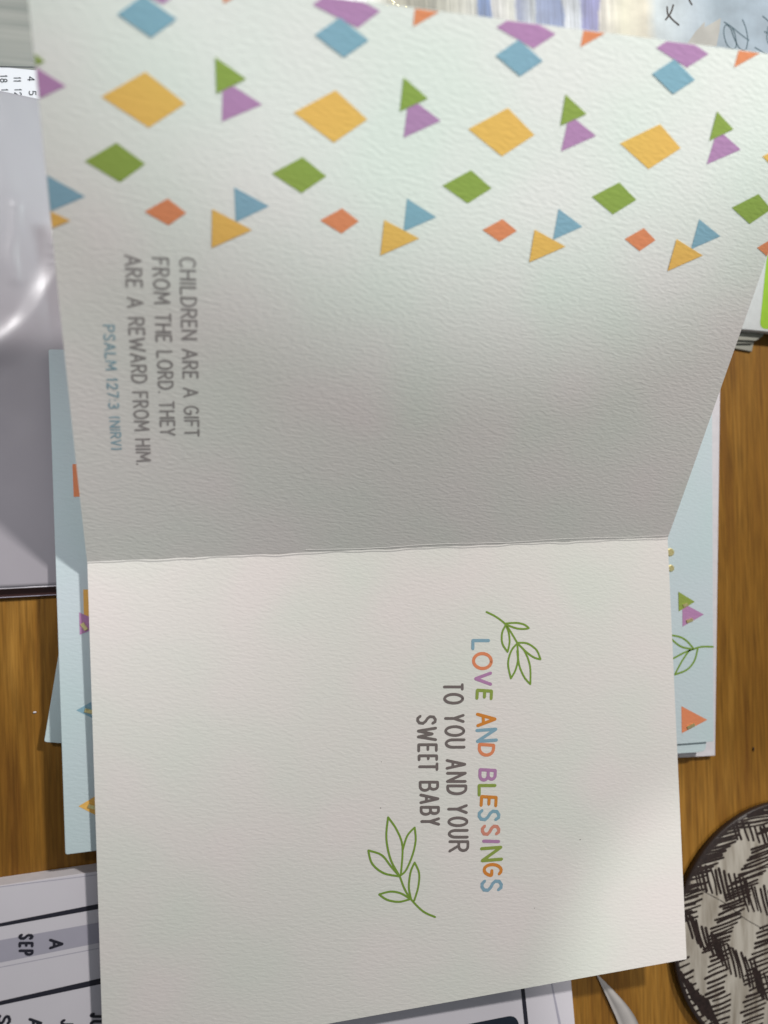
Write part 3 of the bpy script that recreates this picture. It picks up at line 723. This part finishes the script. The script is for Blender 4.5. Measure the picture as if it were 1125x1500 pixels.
def ceramic():
    m, nt, b = new_mat('coaster_glaze'); L = nt.links.new
    tc = N(nt, 'ShaderNodeTexCoord'); mp = N(nt, 'ShaderNodeMapping'); mp.inputs['Scale'].default_value = (320, 45, 10); mp.inputs['Rotation'].default_value = (0, 0, -.45)
    L(tc.outputs['Object'], mp.inputs[0]); n = N(nt, 'ShaderNodeTexNoise'); n.inputs['Scale'].default_value = 1.1; n.inputs['Detail'].default_value = 5; L(mp.outputs[0], n.inputs['Vector'])
    cr = N(nt, 'ShaderNodeValToRGB'); e = cr.color_ramp.elements; e[0].position = .3; e[0].color = (.22, .19, .15, 1); e[1].position = .6; e[1].color = (.42, .39, .34, 1)
    L(n.outputs[0], cr.inputs[0]); L(cr.outputs[0], b.inputs['Base Color']); b.inputs['Roughness'].default_value = .35; return m
M['ceramic'] = ceramic()
M['hatch'] = plain('brown_black_brush_ink', (.022, .013, .011), .3, grain=.35, scale=900); M['rim'] = plain('dark_rim', (.03, .02, .018), .45)
top = mesh('body', V, F, M['ceramic'], co, None, smooth=True); top.data.materials.append(M['rim'])
for k, p in enumerate(top.data.polygons):
    if k >= na + (nr - 2) * na: p.material_index = 1
groups = [  # first centre, last centre, stroke vector, count (enlarged photo units)
 ((870, 285), (1110, 335), (30, 115), 8), ((625, 570), (935, 665), (38, 180), 12), ((925, 690), (1130, 760), (50, 195), 8), ((585, 890), (765, 1030), (55, 190), 8),
 ((765, 1040), (1010, 1220), (60, 225), 10), ((1010, 1240), (1130, 1300), (60, 200), 5), ((560, 1260), (760, 1480), (120, 240), 9), ((1110, 340), (1300, 400), (35, 150), 7),
 ((980, 262), (1080, 150), (200, -35), 6), ((880, 265), (640, 590), (155, -50), 14), ((1075, 370), (890, 680), (195, -75), 13), ((640, 640), (570, 860), (130, -55), 7),
 ((880, 700), (740, 1030), (170, -70), 13), ((1110, 860), (1000, 1230), (175, -70), 12), ((770, 1050), (740, 1330), (125, -60), 9), ((1010, 1270), (960, 1560), (140, -60), 10),
 ((548, 1110), (670, 1560), (80, -45), 12), ((600, 640), (545, 860), (110, -40), 6), ((850, 250), (640, 480), (120, -50), 7), ((930, 190), (1110, 128), (190, -20), 5), ((790, 1340), (765, 1560), (110, -50), 7), ((1090, 290), (1250, 60), (170, -50), 9)]
ls = []; wd = []
for a, b, vec, n in groups:
    n = int(n * 1.0)
    for k in range(n):
        t = k / (n - 1); c_ = np.array(a) * (1 - t) + np.array(b) * t + np.array([random.uniform(-6, 6), random.uniform(-4, 4)]); v_ = np.array(vec) * random.uniform(.78, 1.12) / 2
        bow = np.array([-v_[1], v_[0]]) * random.uniform(-.07, .07)
        pts = [at2(875 + x / 4.284, 1150 + y / 4.284, zt) for x, y in (c_ - v_, c_ + bow, c_ + v_)]
        if max(math.hypot(p[0] - cc[0], p[1] - cc[1]) for p in pts) < RR * 1.12: ls.append(pts)
V = []; F = []; 
for k, ln in enumerate(ls):
    ln = smooth_line(ln, 4); v, f = ribbon(ln, random.uniform(.72, 1.1), random.uniform(0, .35)); b = len(V)
    vv = []
    for x, y in v:
        r = math.hypot(x - cc[0], y - cc[1])
        if r > RR * .995: x = cc[0] + (x - cc[0]) * RR * .995 / r; y = cc[1] + (y - cc[1]) * RR * .995 / r
        vv.append(dome(x, y, .06 + .004 * (k % 12)))
    V += vv; F += [[q + b for q in g_] for g_ in f]
mesh('crosshatch', V, orient(V, F), M['hatch'], co, kind='stuff')
ln = [at2(875 + x / 4.284, 1150 + y / 4.284, zt) for x, y in ((575, 615), (690, 680), (800, 740), (930, 840), (1120, 945))]
strokes('hairline_crack', [smooth_line(ln)], .17, dome, .14, M['speck'], co)
place(co, (*cc, DESK))

# ------------------------------------------------------------------ box with green label and paper pile, right
bx = thing('white_box', 'white box with a rounded lime green label at the right edge', 'box')
zb = -7.2
q = [at2(*p, zb) for p in ((1050, 479), (1180, 491), (1180, 330), (1050, 318))]
slab('carton', q, DESK + 3.2, zb, M['box'], bx, .2)
q = rounded([at2(*p, zb) for p in ((1112.5, 482), (1200, 482), (1200, 366), (1124, 366))], 2.8, 5)
inside_fan([tuple(p) for p in q], plane(zb), .06, 'green_label', M['lime'], bx, 0)
place(bx, (*q[0], DESK + 3.2))
pile = [(((1050, 486), (1119, 489), (1117, 493), (1107, 499), (1060, 497)), -10.0, 'uppermost grey sheet under the white box, its torn edge showing'),
        (((1050, 490), (1108, 497), (1103, 503), (1060, 503)), -11.0, 'middle grey sheet of the little pile under the white box'),
        (((1050, 494), (1104, 502), (1101.5, 515), (1055, 506)), -12.0, 'lowest grey sheet of the little pile under the white box, resting on the wood')]
for quad, z, lab in pile:
    q = [at2(*p, z) for p in quad]; q += [at2(1130, 440, z), at2(1050, 440, z)] if False else []
    q = [at2(1045, 430, z), at2(quad[1][0], 430, z)] + q[1:]
    s = slab('paper_sheet', q, z - .85, z, M['sheet'], None, .1); tag(s, lab, 'paper', 'grey sheets under the white box')

# ------------------------------------------------------------------ watercolour print, top right
def watercolour():
    m, nt, b = new_mat('watercolour_wash'); L = nt.links.new
    uv = N(nt, 'ShaderNodeUVMap'); n = N(nt, 'ShaderNodeTexNoise'); n.inputs['Scale'].default_value = 5; n.inputs['Detail'].default_value = 6; n.inputs['Roughness'].default_value = .6
    L(uv.outputs[0], n.inputs['Vector']); sx = N(nt, 'ShaderNodeSeparateXYZ'); L(uv.outputs[0], sx.inputs[0])
    ma = N(nt, 'ShaderNodeMath', operation='MULTIPLY_ADD'); ma.inputs[1].default_value = .05; L(n.outputs[0], ma.inputs[0]); L(sx.outputs[0], ma.inputs[2])
    cr = N(nt, 'ShaderNodeValToRGB'); cr.color_ramp.elements.remove(cr.color_ramp.elements[0])
    cols = [(0.0, (.30, .24, .17)), (.10, (.38, .34, .28)), (.17, (.22, .20, .16)), (.24, (.45, .42, .37)), (.282, (.40, .38, .36)), (.29, (.09, .15, .33)), (.315, (.09, .15, .33)), (.322, (.48, .45, .46)), (.37, (.45, .43, .40)),
            (.385, (.16, .18, .30)), (.42, (.45, .46, .50)), (.43, (.17, .20, .33)), (.49, (.13, .17, .33)), (.50, (.47, .47, .52)), (.53, (.40, .41, .46)), (.54, (.16, .16, .36)), (.575, (.19, .18, .38)), (.583, (.50, .45, .42)), (.64, (.55, .50, .40)), (.70, (.58, .51, .42)),
            (.73, (.46, .49, .52)), (.82, (.36, .40, .46)), (.89, (.24, .29, .35)), (1.0, (.28, .33, .40))]
    el = cr.color_ramp.elements; el[0].position = cols[0][0]; 
    cols = [(p, tuple(x * .78 for x in c_)) for p, c_ in cols]
    for p, c_ in cols[1:]: k = el.new(p); k.color = (*c_, 1)
    L(ma.outputs[0], cr.inputs[0])
    mp = N(nt, 'ShaderNodeMapping'); mp.inputs['Scale'].default_value = (70, 5, 1); L(uv.outputs[0], mp.inputs[0])
    n2 = N(nt, 'ShaderNodeTexNoise'); n2.inputs['Scale'].default_value = 1; n2.inputs['Detail'].default_value = 4; L(mp.outputs[0], n2.inputs['Vector'])
    mr = N(nt, 'ShaderNodeMapRange'); mr.inputs[1].default_value = .32; mr.inputs[2].default_value = .68; mr.inputs[3].default_value = .7; mr.inputs[4].default_value = 1.3; L(n2.outputs[0], mr.inputs[0])
    # stripes only where the boards are painted; washes elsewhere
    st = N(nt, 'ShaderNodeMapRange'); st.inputs[1].default_value = .56; st.inputs[2].default_value = .62; st.inputs[3].default_value = 1; st.inputs[4].default_value = .12; L(sx.outputs[0], st.inputs[0])
    mm = N(nt, 'ShaderNodeMix'); mm.inputs[2].default_value = 1.0; L(st.outputs[0], mm.inputs[0]); L(mr.outputs[0], mm.inputs[3])
    n3 = N(nt, 'ShaderNodeTexNoise'); n3.inputs['Scale'].default_value = 14; n3.inputs['Detail'].default_value = 5; L(uv.outputs[0], n3.inputs['Vector'])
    m3 = N(nt, 'ShaderNodeMapRange'); m3.inputs[1].default_value = .3; m3.inputs[2].default_value = .7; m3.inputs[3].default_value = .8; m3.inputs[4].default_value = 1.15; L(n3.outputs[0], m3.inputs[0])
    mu = N(nt, 'ShaderNodeMath', operation='MULTIPLY'); L(mm.outputs[0], mu.inputs[0]); L(m3.outputs[0], mu.inputs[1])
    hs = N(nt, 'ShaderNodeHueSaturation'); L(cr.outputs[0], hs.inputs['Color']); L(mu.outputs[0], hs.inputs['Value']); L(hs.outputs[0], b.inputs['Base Color'])
    b.inputs['Roughness'].default_value = .5; return m
zw = DESK + 1.1; wc = thing('watercolour_picture', 'blue and cream watercolour picture with pen writing above the lifted page', 'picture')
x0 = at2(525, 20, zw)[0]; x1 = at2(1125, 60, zw)[0]; yb = at2(800, 130, zw)[1]
ps = slab('paper', [(x0 - 60, yb), (x1 + 60, yb), (x1 + 60, yb + 120), (x0 - 60, yb + 120)], DESK + .05, zw, M['envelope'], wc, .1)
ps.data.materials[0] = watercolour()
uvl = ps.data.uv_layers[0]
for lp in ps.data.loops:
    v = ps.data.vertices[lp.vertex_index].co; uvl.data[lp.index].uv = ((v.x / MM - x0) / (x1 - x0), (v.y / MM - yb) / 120)
SW = plane(zw); M['grey_leaf'] = plain('taupe_wash', (.27, .25, .235), .5, grain=.12, scale=120)
q = px([(640, 262), (690, 190), (745, 130), (745, 165), (842, 108), (835, 180), (815, 280), (640, 290)], zw, 850, 0, 1125 / 275)
V = [SW(x, y, .05) for x, y in q]; mesh('painted_petal', V, orient(V, [[0, 1, 2, 3], [0, 3, 6, 7], [3, 4, 5, 6]]), M['grey_leaf'], wc)
pen = [[(557, 30), (545, 70), (525, 100), (512, 118)], [(520, 42), (524, 85), (540, 100)], [(535, 100), (560, 125), (590, 150)], [(648, -20), (655, 5), (668, 28)]]
strokes('pen_writing', [smooth_line(px(p, zw, 850, 0, 1125 / 275)) for p in pen], .6, SW, .08, M['speck'], wc)
pen = [[(862, 132), (905, 160), (960, 205), (1010, 243)], [(972, 118), (992, 170), (1003, 240), (990, 300), (955, 290), (920, 225), (900, 170), (870, 150), (860, 200), (880, 270), (915, 297), (935, 270), (925, 200), (910, 170)],
       [(1093, 97), (1120, 120), (1150, 150)], [(1103, 190), (1130, 200), (1150, 195)], [(1047, 285), (1080, 305), (1118, 332)], [(1125, 160), (1118, 220), (1125, 260)]]
strokes('pen_writing', [smooth_line(px(p, zw, 850, 0, 1125 / 275)) for p in pen], .34, SW, .08, M['pen'], wc)
gl = []
for k in range(14):
    u_, v_ = random.gauss(572, 9), random.uniform(-8, 14); a = at2(u_, v_, zw); gl.append([a, (a[0] + random.uniform(-.5, .5), a[1] + random.uniform(-.3, .3))])
strokes('gold_glitter', gl, .3, SW, .1, M['gold'], wc, kind='stuff')
place(wc, (x0, yb, DESK))

# ------------------------------------------------------------------ crumbs and marks on the wood
def crumb(u_, v_, r, mat, label, cat, el=(1, 1, 1)):
    p = at(u_, v_, DESK); V = []; F = []
    for j in range(5):
        for i in range(8):
            a = 2 * math.pi * i / 8; ph = math.pi * (j + .5) / 5; k = r * random.uniform(.8, 1.15)
            V.append((p[0] + k * el[0] * math.sin(ph) * math.cos(a), p[1] + k * el[1] * math.sin(ph) * math.sin(a), DESK + .02 + r * el[2] * (1 - math.cos(ph))))
    for j in range(4):
        for i in range(8): b = (i + 1) % 8; F.append([j * 8 + i, j * 8 + b, (j + 1) * 8 + b, (j + 1) * 8 + i])
    F += [list(range(8))[::-1], list(range(32, 40))]
    return tag(mesh('crumb', V, F, mat, smooth=True), label, cat)
crumb(51, 1043, .45, M['envelope'], 'tiny white crumb on the dark wood left of the card stack', 'crumb', (1.2, .7, .5))
crumb(1103, 1097, .5, M['speck'], 'tiny dark crumb on the wood right of the card stack', 'crumb', (.6, 1.6, .5))
